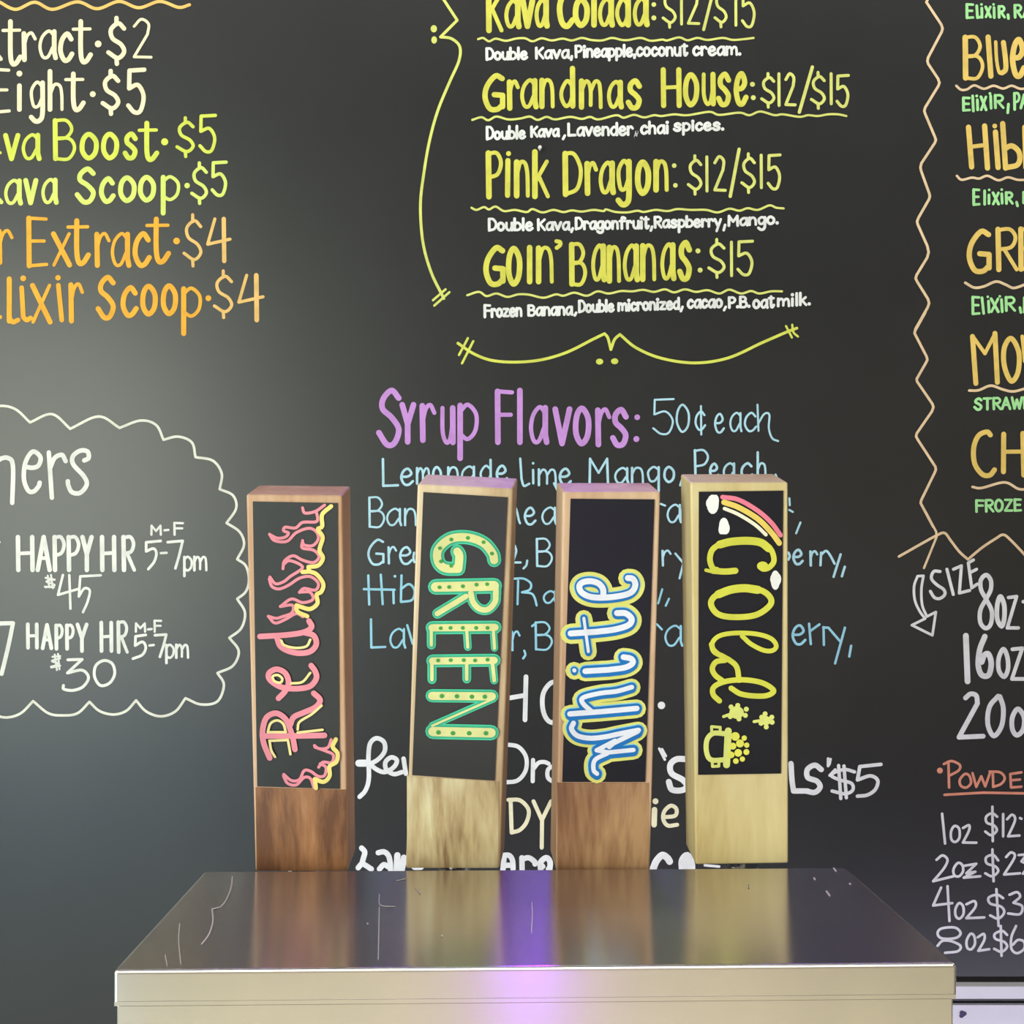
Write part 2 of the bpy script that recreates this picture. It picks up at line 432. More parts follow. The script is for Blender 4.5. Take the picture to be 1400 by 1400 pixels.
wtext('menu_line', a, WHITE, 'white happy hour line, $45')
a = Art()
line(D, a, (145, 500, 700, 525), 1, 128, (21, 17), 'H 142 214 502;A 228 288 505;P 298 350 508;P 356 410 508;Y 414 484 520 375;H 543 622 520 365;R 636 704 526 362')
line(D, a, (0, 414, 1, 414), 1, 46, (13, 12), 'M 735 802;F 838 888 415 354'); D.st(a, 13, '|810,402 830,400; |818,490 842,487')
D.st(a, 15, '798,432 742,440/ 742,440 740,490/ 740,490 780,470 798,500 780,540 728,562; 848,434 910,430/ 910,430 895,490 875,552')
word(D, a, 'pm', 905, 1032, 558, 556, 72, 80, (15, 13), 28, 10)
D.st(a, 16, '372,568 450,566/ 450,566 370,640/ 370,640 450,625 485,665 455,715 400,735 350,728 348,708')
D.st(a, 16, '570,572 525,600 518,660 550,708 600,695 628,645 615,590 570,572')
D.st(a, 11, '|288,552 330,548; |282,610 330,600; |300,540 312,624; |318,536 326,620; 330,560 285,575 325,590 280,606')
D.st(a, 23, '-40,378 0,370 72,368/ 72,368 45,500 10,645')
wtext('menu_line', a, WHITE, 'white happy hour line, $30')

# ---------------------------------------------------------------- centre list
YEL = (226, 221, 92); YEL2 = (228, 230, 128); BW = (240, 240, 238)
E = View(560, 0, 4.375); Fv = View(860, 0, 4.375); Gv = View(560, 190, 4.375); H = View(860, 190, 4.375)
a = Art()
line(E, a, (455, 180, 1300, 150), 155, 215, (34, 24), 'K 452 562 183 -40;a 562 664 160;v 664 748 158;a 744 832 156;C 880 988 158 -55;o 976 1078 152;l 1088 1118 150;a 1122 1222 150;d 1226 1324 150;a 1330 1430 148')
wtext('menu_line', a, YEL, 'yellow words cut off at the top')
a = Art(); Fv.dots(a, (148, 28, 14), (148, 108, 15))
line(Fv, a, (0, 148, 1, 148), 1, 210, (18, 17), '$ 194 288 160 -55;1 290 336 145 -60;2 340 424 148 -50;$ 504 592 158 -55;1 616 660 152 -60;5 668 760 160 -60'); Fv.st(a, 18, '|492,-5 446,178')
wtext('menu_price', a, YEL2, 'pale yellow price $12/$15 at the top edge')
def wav(v, s, name='wavy_underline', col=YEL2, wd=13, v2=None, s2=''):
    a = Art(); v.st(a, wd, s)
    if v2: v2.st(a, wd, s2)
    wtext(name, a, col)
wav(E, '410,235 440,228 475,248 515,232 575,245 635,232 690,230 735,248 790,230 850,243 915,232 970,243 1030,228 1085,240 1150,243 1210,228 1270,240 1312,240 1382,228 1442,245 1512,238 1540,243 1612,225 1662,242 1722,228 1782,240 1872,228 1932,240 2002,235 2057,228')
a = Art(); sm = (17, 15)
word(E, a, 'Double', 458, 702, 358, 352, 42, 66, sm); word(E, a, 'Kava,', 752, 975, 350, 346, 46, 62, sm); word(E, a, 'Pineapple,', 990, 1352, 342, 336, 46, 66, sm, 22)
word(Fv, a, 'coconut', 45, 348, 334, 332, 48, 66, sm); word(Fv, a, 'cream.', 382, 668, 330, 328, 48, 60, sm)
wtext('ingredient_line', a, BW, 'small white line, Pineapple')
a = Art()
line(E, a, (435, 655, 1390, 640), 160, 215, (32, 23), 'G 432 576 655 455;r 580 660 648;a 656 766 640;n 774 872 638;d 892 992 635 410 150;m 1008 1158 642;a 1176 1276 640 0 150;s 1292 1392 645')
line(Fv, a, (0, 630, 1, 630), 180, 215, (31, 23), 'H 186 318 632 418;o 322 420 628;u 430 518 622;s 520 612 625;e 626 710 622')
wtext('menu_line', a, YEL, 'yellow words Grandmas House')
a = Art(); Fv.dots(a, (738, 505, 15), (743, 585, 15))
line(Fv, a, (0, 635, 1, 635), 1, 200, (19, 18), '$ 783 878 638 445;1 872 920 632 442;2 924 1000 634 442;$ 1080 1180 645 438;1 1184 1232 622 442;5 1234 1320 636 452'); Fv.st(a, 20, '|1096,402 1018,672')
wtext('menu_price', a, YEL2, 'pale yellow price $12/$15 beside Grandmas House')
wav(E, '375,718 430,702 470,720 520,698 590,715 660,710 720,698 765,718 820,700 870,715 960,700 1030,712 1080,700 1130,715 1235,690 1280,705 1342,688 1402,703 1462,690 1507,695 1582,685 1662,690 1792,670 1852,688 1972,675 2032,690 2097,668 2182,690 2232,685 2332,700 2382,690 2442,695 2502,685 2562,685 2612,695')
a = Art()
word(E, a, 'Double', 460, 690, 834, 826, 42, 72, sm); word(E, a, 'Kava', 724, 892, 818, 814, 42, 58, sm); word(E, a, 'Lavender', 946, 1335, 812, 806, 48, 70, sm)
E.st(a, 16, '|928,812 918,832; |1358,790 1350,822')
word(Fv, a, 'chai', 70, 236, 800, 796, 46, 68, sm); word(Fv, a, 'spices.', 266, 566, 782, 776, 42, 56, sm, 24); Fv.st(a, 15, '|48,790 38,822')
wtext('ingredient_line', a, BW, 'small white line, Lavender')
a = Art()
line(Gv, a, (455, 348, 1440, 325), 205, 265, (34, 24), "P 452 562 346 85;n 622 724 340;k 728 842 344 78;D 912 1036 332 88;r 1044 1128 325 0 180;a 1126 1228 320 0 178;g 1232 1328 312 0 180;o 1348 1444 325 0 185;n 1456 1554 305 0 172", 85)
Gv.st(a, 31, '|588,130 586,338'); Gv.dots(a, (592, 88, 15))
wtext('menu_line', a, YEL, 'yellow words Pink Dragon')
a = Art(); H.dots(a, (270, 160, 14), (277, 278, 14))
line(H, a, (0, 0, 1, 0), 1, 1, (19, 18), '$ 344 442 326 106;1 440 490 312 108;2 498 582 314 106;$ 664 762 316 94;1 764 816 292 98;5 822 912 298 96'); H.st(a, 20, '|658,62 605,344')
wtext('menu_price', a, YEL2, 'pale yellow price $12/$15 beside Pink Dragon')
wav(Gv, '370,412 400,425 445,408 475,422 515,405 565,432 630,425 700,438 735,420 795,440 860,425 920,438 970,428 1030,435 1100,425 1160,432 1175,422 1230,437 1300,440 1362,430 1402,437 1472,425 1542,432 1602,420 1682,425 1772,425 1842,440 1912,418 1972,430 2022,415 2082,425 2152,398 2192,412 2237,416')
a = Art()
word(Gv, a, 'Double', 472, 735, 548, 544, 44, 68, sm); word(Gv, a, 'Kava', 764, 955, 545, 542, 44, 62, sm); word(Gv, a, 'Dragonfruit', 992, 1430, 540, 534, 44, 66, sm, 24)
Gv.st(a, 16, '|976,535 968,556'); H.st(a, 16, '|138,525 130,548; |574,515 566,546')
word(H, a, 'Raspberry', 150, 550, 530, 522, 42, 62, sm, 30); word(H, a, 'Mango.', 592, 892, 520, 506, 42, 58, sm, 34)
wtext('ingredient_line', a, BW, 'small white line, Raspberry, Mango')
a = Art()
line(Gv, a, (440, 865, 1460, 845), 205, 225, (33, 23), "G 438 578 868 652;o 576 674 868 0 212;I 700 736 854 650;n 752 868 854;B 952 1062 868 632;a 1082 1174 842;n 1178 1268 850;a 1270 1372 842;n 1376 1480 840;a 1495 1590 835;s 1600 1690 836 0 215")
Gv.st(a, 24, '878,612 900,618 900,635 880,652'); wtext('menu_line', a, YEL, "yellow words Goin' Bananas")
a = Art(); H.dots(a, (412, 670, 15), (425, 785, 15))
line(H, a, (0, 0, 1, 0), 1, 1, (19, 18), '$ 466 582 824 606;1 588 636 818 618;5 640 748 812 612'); wtext('menu_price', a, YEL2, 'pale yellow price $15')
wav(Gv, '345,935 415,915 460,940 520,925 585,945 650,930 715,932 800,950 875,930 920,938 985,920 1060,938 1125,912 1190,925 1265,910 1332,912 1397,903 1462,915 1527,900 1582,918 1647,900 1712,915 1782,905 1852,925 1912,902 1982,925 2042,910 2092,925 2162,912 2227,912')
a = Art()
word(Gv, a, 'Frozen', 446, 670, 1066, 1058, 46, 70, sm); word(Gv, a, 'Banana', 708, 972, 1056, 1050, 46, 58, sm); word(Gv, a, 'Double', 1012, 1220, 1036, 1030, 42, 66, sm); word(Gv, a, 'micronized', 1246, 1612, 1028, 1016, 44, 64, sm)
Gv.st(a, 16, '|996,1040 988,1056; |1632,1005 1622,1030'); H.st(a, 16, '|578,1005 568,1024')
word(H, a, 'cacao', 350, 556, 1010, 1006, 46, 60, sm); word(H, a, 'P.B.', 594, 722, 1010, 1004, 40, 60, sm); word(H, a, 'oat', 742, 866, 1012, 1006, 46, 64, sm); word(H, a, 'milk.', 886, 1084, 1002, 990, 44, 70, sm)
wtext('ingredient_line', a, BW, 'small white line, Frozen Banana')
a = Art()
E.st(a, 17, '190,-25 205,0 285,122/ 285,122 185,222/ 185,222 250,232 300,280 295,365 240,490 170,660 120,840 85,1040 65,1230 80,1450 130,1631 205,1786')
Gv.st(a, 14, '|140,965 215,900; |148,997 238,917'); E.dots(a, (145, 173, 19, 22), (147, 240, 17, 22))
wtext('bracket_flourish', a, (224, 228, 120), 'lime bracket left of the centre list')
I = View(490, 430, 4.375); J = View(790, 430, 4.375)
a = Art()
I.st(a, 17, '595,172 690,235 800,275 950,285 1100,270 1250,225 1400,150 1472,115/ 1472,115 1492,140 1510,210/ 1510,210 1532,150 1564,120/ 1564,120 1662,200 1812,262 2012,290 2212,260 2412,170 2562,105 2622,82')
I.st(a, 14, '|655,142 602,242; |687,160 620,292'); J.st(a, 13, '|1245,70 1280,138; 1282,62 1288,105 1316,132'); J.dots(a, (130, 282, 22, 18), (220, 280, 22, 18))
wtext('flourish', a, (226, 230, 100), 'lime curved flourish with two dots')

# ---------------------------------------------------------------- syrup flavours
PUR = (208, 150, 226); CY = (186, 228, 244); CY2 = (160, 218, 240)
a = Art()
line(I, a, (105, 765, 1390, 775), 210, 310, (34, 25), 'S 104 266 778 455;Y 246 344 762 540;r 362 468 752;u 485 582 765;p 584 724 745 0 205;F 812 934 764 460;l 948 984 764 455;a 1014 1136 764;v 1162 1278 772;o 1282 1394 772;r 1412 1514 778;s 1504 1620 780', 115)
J.dots(a, (355, 615, 17), (350, 745, 18)); wtext('menu_heading', a, PUR, 'purple heading Syrup Flavors')
cw = (13, 12)
a = Art(); line(J, a, (0, 705, 1, 700), 110, 165, cw, '5 440 582 714 506;0 582 672 702 540;c 694 766 690;e 812 878 705;a 902 982 698;c 988 1072 698')
J.st(a, 12, '|736,548 738,718; |1074,540 1080,696; 1080,650 1115,595 1145,600 1142,680 1162,740 1198,757'); wtext('menu_price', a, CY, 'pale blue 50 cents each')
a = Art()
line(I, a, (130, 1025, 890, 1000), 95, 150, (15, 13), 'L 132 246 1028 865;e 246 332 1018;m 340 432 1012;o 438 502 1008;n 526 606 1008;a 608 702 1004;d 722 802 1000 870;e 818 894 1000;m 1066 1190 1020;e 1194 1276 1018')
I.st(a, 14, '|968,862 976,985; 976,985 990,1025 1022,1012; |1045,930 1046,1010; |1170,1010 1190,1050'); I.dots(a, (1045, 890, 8), (1318, 1015, 8))
line(J, a, (0, 1008, 1, 1008), 90, 150, (15, 13), 'M 56 192 1006 860;a 212 306 1008;n 312 400 1006;q 408 494 1002;o 508 584 1002;P 686 788 985 812;e 782 844 978 0 85;a 862 944 980;c 968 1048 980;h 1064 1132 978 825', 55)
J.st(a, 13, '|626,975 612,1022; |1182,958 1190,975')
wtext('syrup_line', a, CY, 'pale blue line Lemonade, lime, Mango, Peach')
K = View(480, 640, 4.667); MM = View(680, 660, 4.668); N = View(1040, 600, 4.242)
a = Art()
line(K, a, (110, 370, 1300, 355), 105, 185, (15, 13), 'B 104 218 374 188;a 218 324 364;n 332 424 364;e 1098 1182 358;a 1208 1312 356'); K.st(a, 14, '1030,270 1052,258 1070,330 1078,352')
MM.st(a, 13, '|1042,135 1070,146'); line(MM, a, (0, 252, 1, 252), 112, 180, (15, 13), 'a 1074 1176 252;c 1162 1240 250'); N.st(a, 12, '|166,345 168,385; |165,412 186,424; |230,485 205,548')
wtext('syrup_line', a, CY, 'pale blue line beginning Ban')
a = Art()
line(K, a, (110, 612, 1300, 620), 105, 160, (15, 13), 'G 98 220 614 458;r 228 294 608;e 302 394 610;B 1172 1288 624 452'); K.st(a, 14, '1045,495 1054,530 1042,570 1032,602/ 1032,602 1082,602; 1124,590 1118,620 1100,640; 402,540 398,570 404,600')
line(MM, a, (0, 525, 1, 525), 95, 150, (15, 13), 'r 1042 1112 528'); MM.st(a, 14, '|1136,452 1186,512; |1204,450 1162,610')
line(N, a, (0, 0, 1, 0), 82, 82, (15, 13), 'e 180 248 726;r 278 334 734'); N.st(a, 14, '|350,660 346,733; 350,672 378,650 400,672 428,724; |463,670 422,800; |487,742 470,797; 160,660 168,680 160,700')
wtext('syrup_line', a, CY, 'pale blue line beginning Gre')
a = Art()
K.st(a, 15, '|110,685 116,870; |190,680 202,868; |82,772 278,776; |270,776 272,862; |322,685 318,852; 318,772 370,740 405,780 390,840 320,854'); K.dots(a, (280, 690, 9))
K.st(a, 14, '|1066,718 1062,868; 1035,706 1100,705 1146,735 1140,775 1090,792/ 1090,792 1150,800 1172,830 1184,876'); line(K, a, (0, 860, 1, 860), 75, 120, (15, 13), 'a 1218 1312 860')
MM.st(a, 13, '|1052,680 1026,770; |1095,740 1074,785'); wtext('syrup_line', a, CY2, 'pale blue line beginning Hib')
a = Art()
line(K, a, (0, 1148, 1, 1148), 120, 180, (15, 13), 'L 112 228 1148 965;a 238 350 1145;v 350 440 1120;r 1016 1082 1162;B 1164 1288 1156 985'); K.st(a, 14, '1105,1165 1112,1190 1098,1214; |1155,1008 1172,996')
MM.st(a, 13, '|1018,903 1050,936'); line(MM, a, (0, 1038, 1, 1038), 128, 128, (15, 13), 'a 1058 1184 1040;c 1190 1250 1035')
line(N, a, (0, 0, 1, 0), 108, 108, (15, 13), 'e 174 264 1190'); N.st(a, 14, '|280,1072 290,1190; |286,1115 340,1076; |364,1092 366,1195; |362,1094 392,1095 458,1172; |488,1095 431,1302; |524,1200 513,1262')
wtext('syrup_line', a, CY2, 'pale blue line beginning Lav')

# ---------------------------------------------------------------- specials, partly behind the handles
T = View(470, 900, 4.375); U = View(860, 900, 3.684); WV = (240, 240, 244)
a = Art(); T.st(a, 28, '|985,238 1080,222; |1090,110 1084,368; 1290,140 1235,150 1192,215 1192,310 1225,375 1290,390'); U.dots(a, (163, 237, 19)); wtext('menu_heading', a, WV, 'white heading HO')
a = Art(); T.st(a, 42, '|90,627 140,627'); T.st(a, 27, '150,635 205,605 245,555 240,500 195,478 158,510 148,590 150,720 130,790 95,828; 150,620 190,660 245,680 300,650 318,610 285,592 250,620 255,665 300,692 350,680; |358,600 372,690')
T.st(a, 25, '975,515 1045,530 1090,590 1088,670 1040,730 965,742; |1132,608 1130,735; 1135,660 1165,625 1200,620 1225,630; 1260,640 1222,665 1222,715 1260,742')
U.st(a, 13, '|152,455 180,510; |166,458 185,492'); U.st(a, 30, '290,508 240,508 208,535 215,580 270,612 292,645 262,665 215,660 200,622')
U.st(a, 27, '815,530 820,610 828,668/ 828,668 900,668; 968,560 935,538 898,560 900,600 945,618 962,648 935,675 890,668'); U.st(a, 14, '|1002,505 1002,542; |1014,508 1008,535; |1038,560 1010,590')
wtext('specials_line', a, WV, 'white script line with SPECIALS lettering')
a = Art(); U.st(a, 17, '|1055,540 1066,706; |1082,542 1094,702; 1135,572 1090,560 1045,570 1018,590 1060,612 1120,630 1125,665 1085,682 1022,668'); U.st(a, 18, '1268,534 1162,545/ 1162,545 1150,612/ 1150,612 1215,592 1252,615 1240,660 1200,688 1150,694')
wtext('menu_price', a, WV, 'white $5 right of the gold handle')
a = Art(); T.st(a, 24, '|998,850 1004,1040; 985,846 1055,850 1105,905 1095,975 1055,1025 1004,1042; |1135,855 1184,965; |1240,855 1186,965 1184,1132')
U.st(a, 28, '|128,762 126,838'); U.dots(a, (133, 720, 15)); U.st(a, 20, '178,800 232,792 238,758 210,742 178,770 172,810 195,842 242,838'); wtext('specials_line', a, (240, 232, 200), 'cream letters DY and ie between the handles')
Z1 = View(470, 1140, 11.667); Z2 = View(680, 1140, 11.667); Z3 = View(870, 1140, 11.667)
a = Art()
Z1.st(a, 85, '285,225 335,290 310,400 290,470; 230,540 300,480 440,560; 550,300 640,285 710,340 740,450 750,600; 570,560 640,490 720,530'); Z1.st(a, 100, '|855,340 845,600; |960,380 920,600; 1130,525 1230,525')
Z2.st(a, 85, '|110,350 85,600; 110,340 190,345 240,420 250,560; 100,510 160,500 250,500; |390,380 395,600; 400,400 500,380 590,440 600,480'); Z2.st(a, 90, '690,560 690,450 780,380 840,450 830,600; 700,500 720,520'); Z2.st(a, 60, '800,560 840,500')
Z3.st(a, 110, '265,560 320,430 410,340 490,380 530,440'); Z3.st(a, 120, '740,600 735,430 810,350 870,460 880,560; 740,500 850,520'); Z3.st(a, 40, '|1090,500 1320,520')
wtext('specials_line', a, WV, 'white lettering cut off by the tower edge')

# ---------------------------------------------------------------- right column
O = View(1230, 0, 6.088); P = View(1230, 220, 6.088); Q = View(1230, 430, 4.828); R = View(1210, 700, 4.242); Sx = View(1230, 1020, 3.682)
TAN = (242, 212, 172); GOLD = (243, 208, 112); GRN = (176, 240, 166)
a = Art()
def zig(v, s, wd): v.st(a, wd, s, smooth=False)
zig(O, '238,-20 222,20 345,205 356,238 348,268 236,480 230,510 238,535 318,655 330,690 322,715 212,895 204,925 214,955 292,1140 300,1165 292,1190 180,1360 172,1395 178,1425 245,1610 250,1635 243,1660 155,1815 144,1845 150,1870 230,2050 240,2100 228,2145 140,2290 132,2318 145,2345 235,2490 244,2525 232,2560 130,2740', 22)
zig(Q, '168,-12 100,110 98,125 178,280 182,300 172,320 112,425 114,442 215,590 222,612 212,640 112,785 108,805 118,825 235,1005 238,1025 230,1045 142,1225 138,1245 220,1400', 17)
zig(R, '235,0 296,115 298,145 225,325', 13)
wtext('zigzag_border', a, TAN, 'tan zigzag border left of the right column')
a = Art(); R.st(a, 15, '80,258 200,190 300,135 345,122 380,165 430,230 480,275/ 480,275 560,208 640,155 685,132 730,165 830,270'); wtext('zigzag_border', a, TAN, 'tan zigzag line above SIZE')
gw = (24, 21)
a = Art(); line(O, a, (0, 150, 1, 150), 85, 112, gw, 'E 545 618 150 38;x 706 764 142;R 812 880 145 55;R 944 1020 145 45;A 1025 1090 140 60'); O.st(a, 23, '|640,50 646,148 676,142; |682,70 684,146; |784,65 786,148; |900,125 904,155'); O.dots(a, (680, 38, 11), (780, 38, 11)); wtext('ingredient_line', a, GRN, 'small green line at the top right corner')
a = Art(); line(O, a, (0, 650, 1, 650), 300, 345, (46, 30), 'B 518 706 650 312;e 916 1050 632'); O.st(a, 44, '|735,310 758,635'); O.st(a, 28, '798,350 806,500 826,600 852,612'); O.st(a, 42, '862,355 880,500 880,580 850,608'); wtext('menu_line', a, GOLD, 'gold word Blue')
wav(O, '470,715 510,748 560,745 620,712 700,740 780,715 860,738 930,715 1000,740 1060,735', col=TAN, wd=20)
a = Art(); line(O, a, (0, 920, 1, 920), 85, 112, gw, 'E 516 590 920 815;x 666 728 915 0 110;R 778 870 898 795;P 942 1004 912 778;A 1000 1070 900 790'); O.st(a, 23, '|606,800 612,925; |645,832 648,915; |756,800 760,902; |904,868 898,940'); O.dots(a, (640, 800, 12), (750, 780, 12)); wtext('ingredient_line', a, GRN, 'small green line below Blue')
a = Art(); O.st(a, 44, '|572,1060 598,1390; |706,1050 730,1400; |796,1100 818,1395; |856,1030 880,1400; 872,1240 930,1215 985,1255 1000,1320 975,1375 890,1395; |1040,1060 1050,1395'); O.st(a, 34, '|600,1222 710,1208'); O.dots(a, (790, 1050, 20)); wtext('menu_line', a, GOLD, 'gold word Hib')
wav(P, '475,125 515,158 600,140 660,148 730,125 820,162 900,138 980,158 1060,158', col=TAN, wd=20)
a = Art(); line(P, a, (0, 0, 1, 0), 85, 112, gw, 'E 602 670 365 240;x 766 832 360 0 95;R 872 946 355 265'); P.st(a, 23, '|706,250 706,362; |742,285 742,355; |848,275 852,352; |972,345 980,375; |1030,262 1030,350'); P.dots(a, (744, 242, 11), (848, 240, 11)); wtext('ingredient_line', a, GRN, 'small green line below Hib')
a = Art(); line(P, a, (0, 0, 1, 0), 1, 1, (44, 32), 'G 550 772 918 588;R 786 990 905 570;E 985 1100 902 568'); wtext('menu_line', a, GOLD, 'gold capitals GRE')
wav(P, '545,1015 620,1055 700,1045 800,1005 880,1030 940,1058 1000,1045 1060,1020', col=TAN, wd=22)
a = Art(); line(P, a, (0, 0, 1, 0), 85, 112, gw, 'E 594 670 1274 1134;x 750 830 1256 0 110;R 868 966 1246 1136'); P.st(a, 23, '|684,1140 698,1270; |738,1168 742,1260; |846,1155 852,1256; |1000,1222 1008,1262; |1036,1140 1036,1260'); P.dots(a, (732, 1132, 11), (832, 1128, 11)); wtext('ingredient_line', a, GRN, 'small green line below GRE')
a = Art(); Q.st(a, 33, '|480,145 502,455; |628,125 644,448; 735,158 690,220 690,340 735,440 780,380 785,250 735,158'); Q.st(a, 24, '|482,145 562,258 628,128; |808,145 825,310'); wtext('menu_line', a, GOLD, 'gold capitals MO')
wav(Q, '458,502 520,500 600,470 680,495 750,508 840,485', col=TAN, wd=17)
a = Art(); word(Q, a, 'STRAWB', 490, 870, 628, 618, 70, 72, (18, 16)); wtext('ingredient_line', a, GRN, 'small green capitals STRAW')
a = Art(); Q.st(a, 33, '598,795 575,775 520,800 488,880 495,985 545,1055 595,1060 625,1025; |686,790 684,1038; |812,785 818,1060'); Q.st(a, 27, '|690,906 805,905'); wtext('menu_line', a, GOLD, 'gold capitals CH')
wav(Q, '480,1138 540,1145 690,1108 780,1150 840,1155', col=TAN, wd=17)
a = Art(); word(Q, a, 'FROZE', 500, 800, 1302, 1294, 70, 74, (18, 16)); wtext('ingredient_line', a, GRN, 'small green capitals FROZE')
a = Art(); R.st(a, 18, '318,345 282,345 268,385 300,422 340,450 345,480 315,502 285,495 262,460; |358,332 395,478; |396,332 442,312 430,470 490,455; |482,295 502,440; |482,295 512,278; |495,350 530,332; |502,440 534,418')
wtext('menu_heading', a, WV, 'white word SIZE')
a = Art(); R.st(a, 15, '222,370 188,372/ 188,372 168,430 172,510 200,575 232,618/ 232,618 155,656/ 155,656 274,715/ 274,715 294,580/ 294,580 242,606/ 242,606 215,540 210,450 222,370'); wtext('arrow_outline', a, WV, 'white curved arrow pointing down')
a = Art(); R.st(a, 25, '585,365 555,395 556,450 585,505 618,575 612,650 582,674 552,640 552,570 585,505 612,450 612,395 585,365')
R.st(a, 27, '668,490 650,540 650,620 675,662 690,620 690,540 668,490'); R.st(a, 20, '|715,496 762,490 708,672 772,672; |800,520 812,520'); wtext('size_line', a, WV, 'white 8oz')
a = Art(); R.st(a, 34, '|468,718 478,982'); R.st(a, 32, '578,722 548,800 540,890 560,945 600,945 615,880 600,825 575,830 560,870'); R.st(a, 26, '685,795 658,850 660,920 690,955 712,910 708,840 685,795'); R.st(a, 22, '|738,796 795,790 735,968 820,968'); wtext('size_line', a, WV, 'white 16oz')
a = Art(); R.st(a, 28, '466,1078 495,1055 528,1065 535,1110/ 535,1110 428,1306/ 428,1306 568,1300; 655,1068 605,1130 595,1230 630,1298 675,1240 685,1140 665,1070; 770,1142 738,1190 738,1260 765,1294 800,1260 805,1190 770,1142'); wtext('size_line', a, WV, 'white 20oz')
a = Art(); Sx.dots(a, (202, 123, 15)); Sx.st(a, 13, '|245,85 248,208; 222,90 260,75 302,95 296,122 255,146; 328,140 302,170 308,200 335,208 358,185 350,150 328,140; |366,136 385,205 410,152 430,202 455,132; |468,135 470,205; 452,128 505,132 528,160 510,190 470,205; |556,140 560,208; |556,140 612,132; |560,172 605,168; |560,208 612,204; |225,245 420,234 640,238')
wtext('menu_heading', a, (240, 158, 132), 'salmon word POWDER, underlined')
SW = 13
for s, lab in (('|213,340 228,490; 275,402 258,430 260,470 280,482 300,460 298,415 275,402; 318,412 348,398 348,425 318,485/ 318,485 385,486; |466,305 468,478; 490,355 465,338 435,355 438,385 475,400 488,425 460,448 430,430; |520,342 520,454; 540,368 565,345 580,372 545,454/ 545,454 602,450; |605,362 612,366', 'white 1oz line'),
               ('185,572 215,550 240,572 222,615 168,680/ 168,680 270,655; 292,588 270,620 275,650 298,655 318,630 314,598 292,588; 325,602 385,592/ 385,592 335,640/ 335,640 380,632/ 380,632 322,662/ 322,662 405,655; |466,520 472,680; 495,575 470,548 435,560 438,590 480,605 495,630 465,655 430,640; 535,558 560,535 578,558 525,646/ 525,646 605,640; 598,548 640,545/ 640,545 612,580/ 612,580 645,600 620,642', 'white 2oz line'),
               ('208,712 168,802/ 168,802 264,790; |240,705 250,880; 298,790 280,820 282,855 300,868 320,845 318,805 298,790; 335,796 375,780 380,810 335,866/ 335,866 425,862; |486,720 497,905; 520,765 490,748 448,762 455,792 510,808 525,838 495,868 455,852; 552,748 590,735 605,758 572,788/ 572,788 615,805 605,845 545,842', 'white 4oz line'),
               ('306,940 285,916 248,912 205,920 190,942 205,965 248,970 290,962 306,940; 190,1005 215,980 260,982 305,1005 292,1032 228,1040; 355,945 336,980 340,1015 360,1022 378,995 374,955 355,945; 392,962 422,945 425,975 395,1030/ 395,1030 450,1022; |508,905 512,1055; 540,950 515,930 478,945 482,970 525,985 540,1010 512,1035 475,1020; 585,905 562,960 562,1020 590,1042 625,1020 625,985 595,975 568,1000', 'white 8oz line')):
    a = Art(); Sx.st(a, SW, s); wtext('powder_line', a, WV, lab)

# small nail in the wall above "Pink Dragon"
nx, ny, nz = wproj(738, 205)
v, f = merge([tube_vf((nx, WALL + 0.001, nz), (nx, WALL - 0.010, nz), 0.0014, 0.0014, 10), tube_vf((nx, WALL - 0.010, nz), (nx, WALL - 0.013, nz), 0.0034, 0.0026, 14)])
tag(mesh('nail', v, f, plain('pale_metal', (225, 225, 222), 0.3)), 'tiny pale nail head in the wall above the word Pink', 'nail')

# ================================================================ BAR AND TAP TOWER
BAR = 1.03
cnt = bpy.data.objects.new('bar_counter', None); COL.objects.link(cnt); cnt.location = (0, 0.62, 0)
tag(cnt, 'bar counter carrying the steel tap tower', 'counter')
M_bar = wood('dark_bar_wood', (52, 36, 26), (74, 52, 38), (96, 68, 48), 3.1)
box('worktop', (-0.62, 1.6, -0.28, 0.36, BAR - 0.04, BAR), M_bar, cnt, 0.006)
box('front_panel', (-0.58, 1.55, -0.20, 0.30, 0.0, BAR - 0.04), M_bar, cnt, 0.004)

def steel(name, base, rough, aniso, tint):
    nt = NT(name)
    v = mapped(nt, (3, 160, 160)); n = noise(nt, v, 4.0, 4, 0.6)
    v2 = mapped(nt, (6, 6, 6)); n2 = noise(nt, v2, 2.0, 3)
    lo = lin(base); hi = lin(tint)
    r = nt.ramp(n2.outputs['Fac'], [(0.3, lo), (0.7, hi)]); nt.l(r.outputs[0], nt.b.inputs['Base Color'])
    nt.b.inputs['Metallic'].default_value = 1.0
    nt.b.inputs['Roughness'].default_value = rough
    nt.b.inputs['Anisotropic'].default_value = aniso
    tg = nt.n('ShaderNodeTangent'); tg.direction_type = 'UV_MAP'
    nt.l(tg.outputs[0], nt.b.inputs['Tangent'])
    bp = nt.n('ShaderNodeBump'); bp.inputs['Strength'].default_value = 0.05; bp.inputs['Distance'].default_value = 0.0003
    nt.l(n.outputs['Fac'], bp.inputs['Height']); nt.l(bp.outputs[0], nt.b.inputs['Normal'])
    return nt.m
M_steel = steel('brushed_steel', (202, 198, 198), 0.22, 0.82, (210, 207, 204))
M_chrome = plain('chrome', (200, 200, 205), 0.15); M_chrome.node_tree.nodes['Principled BSDF'].inputs['Metallic'].default_value = 1

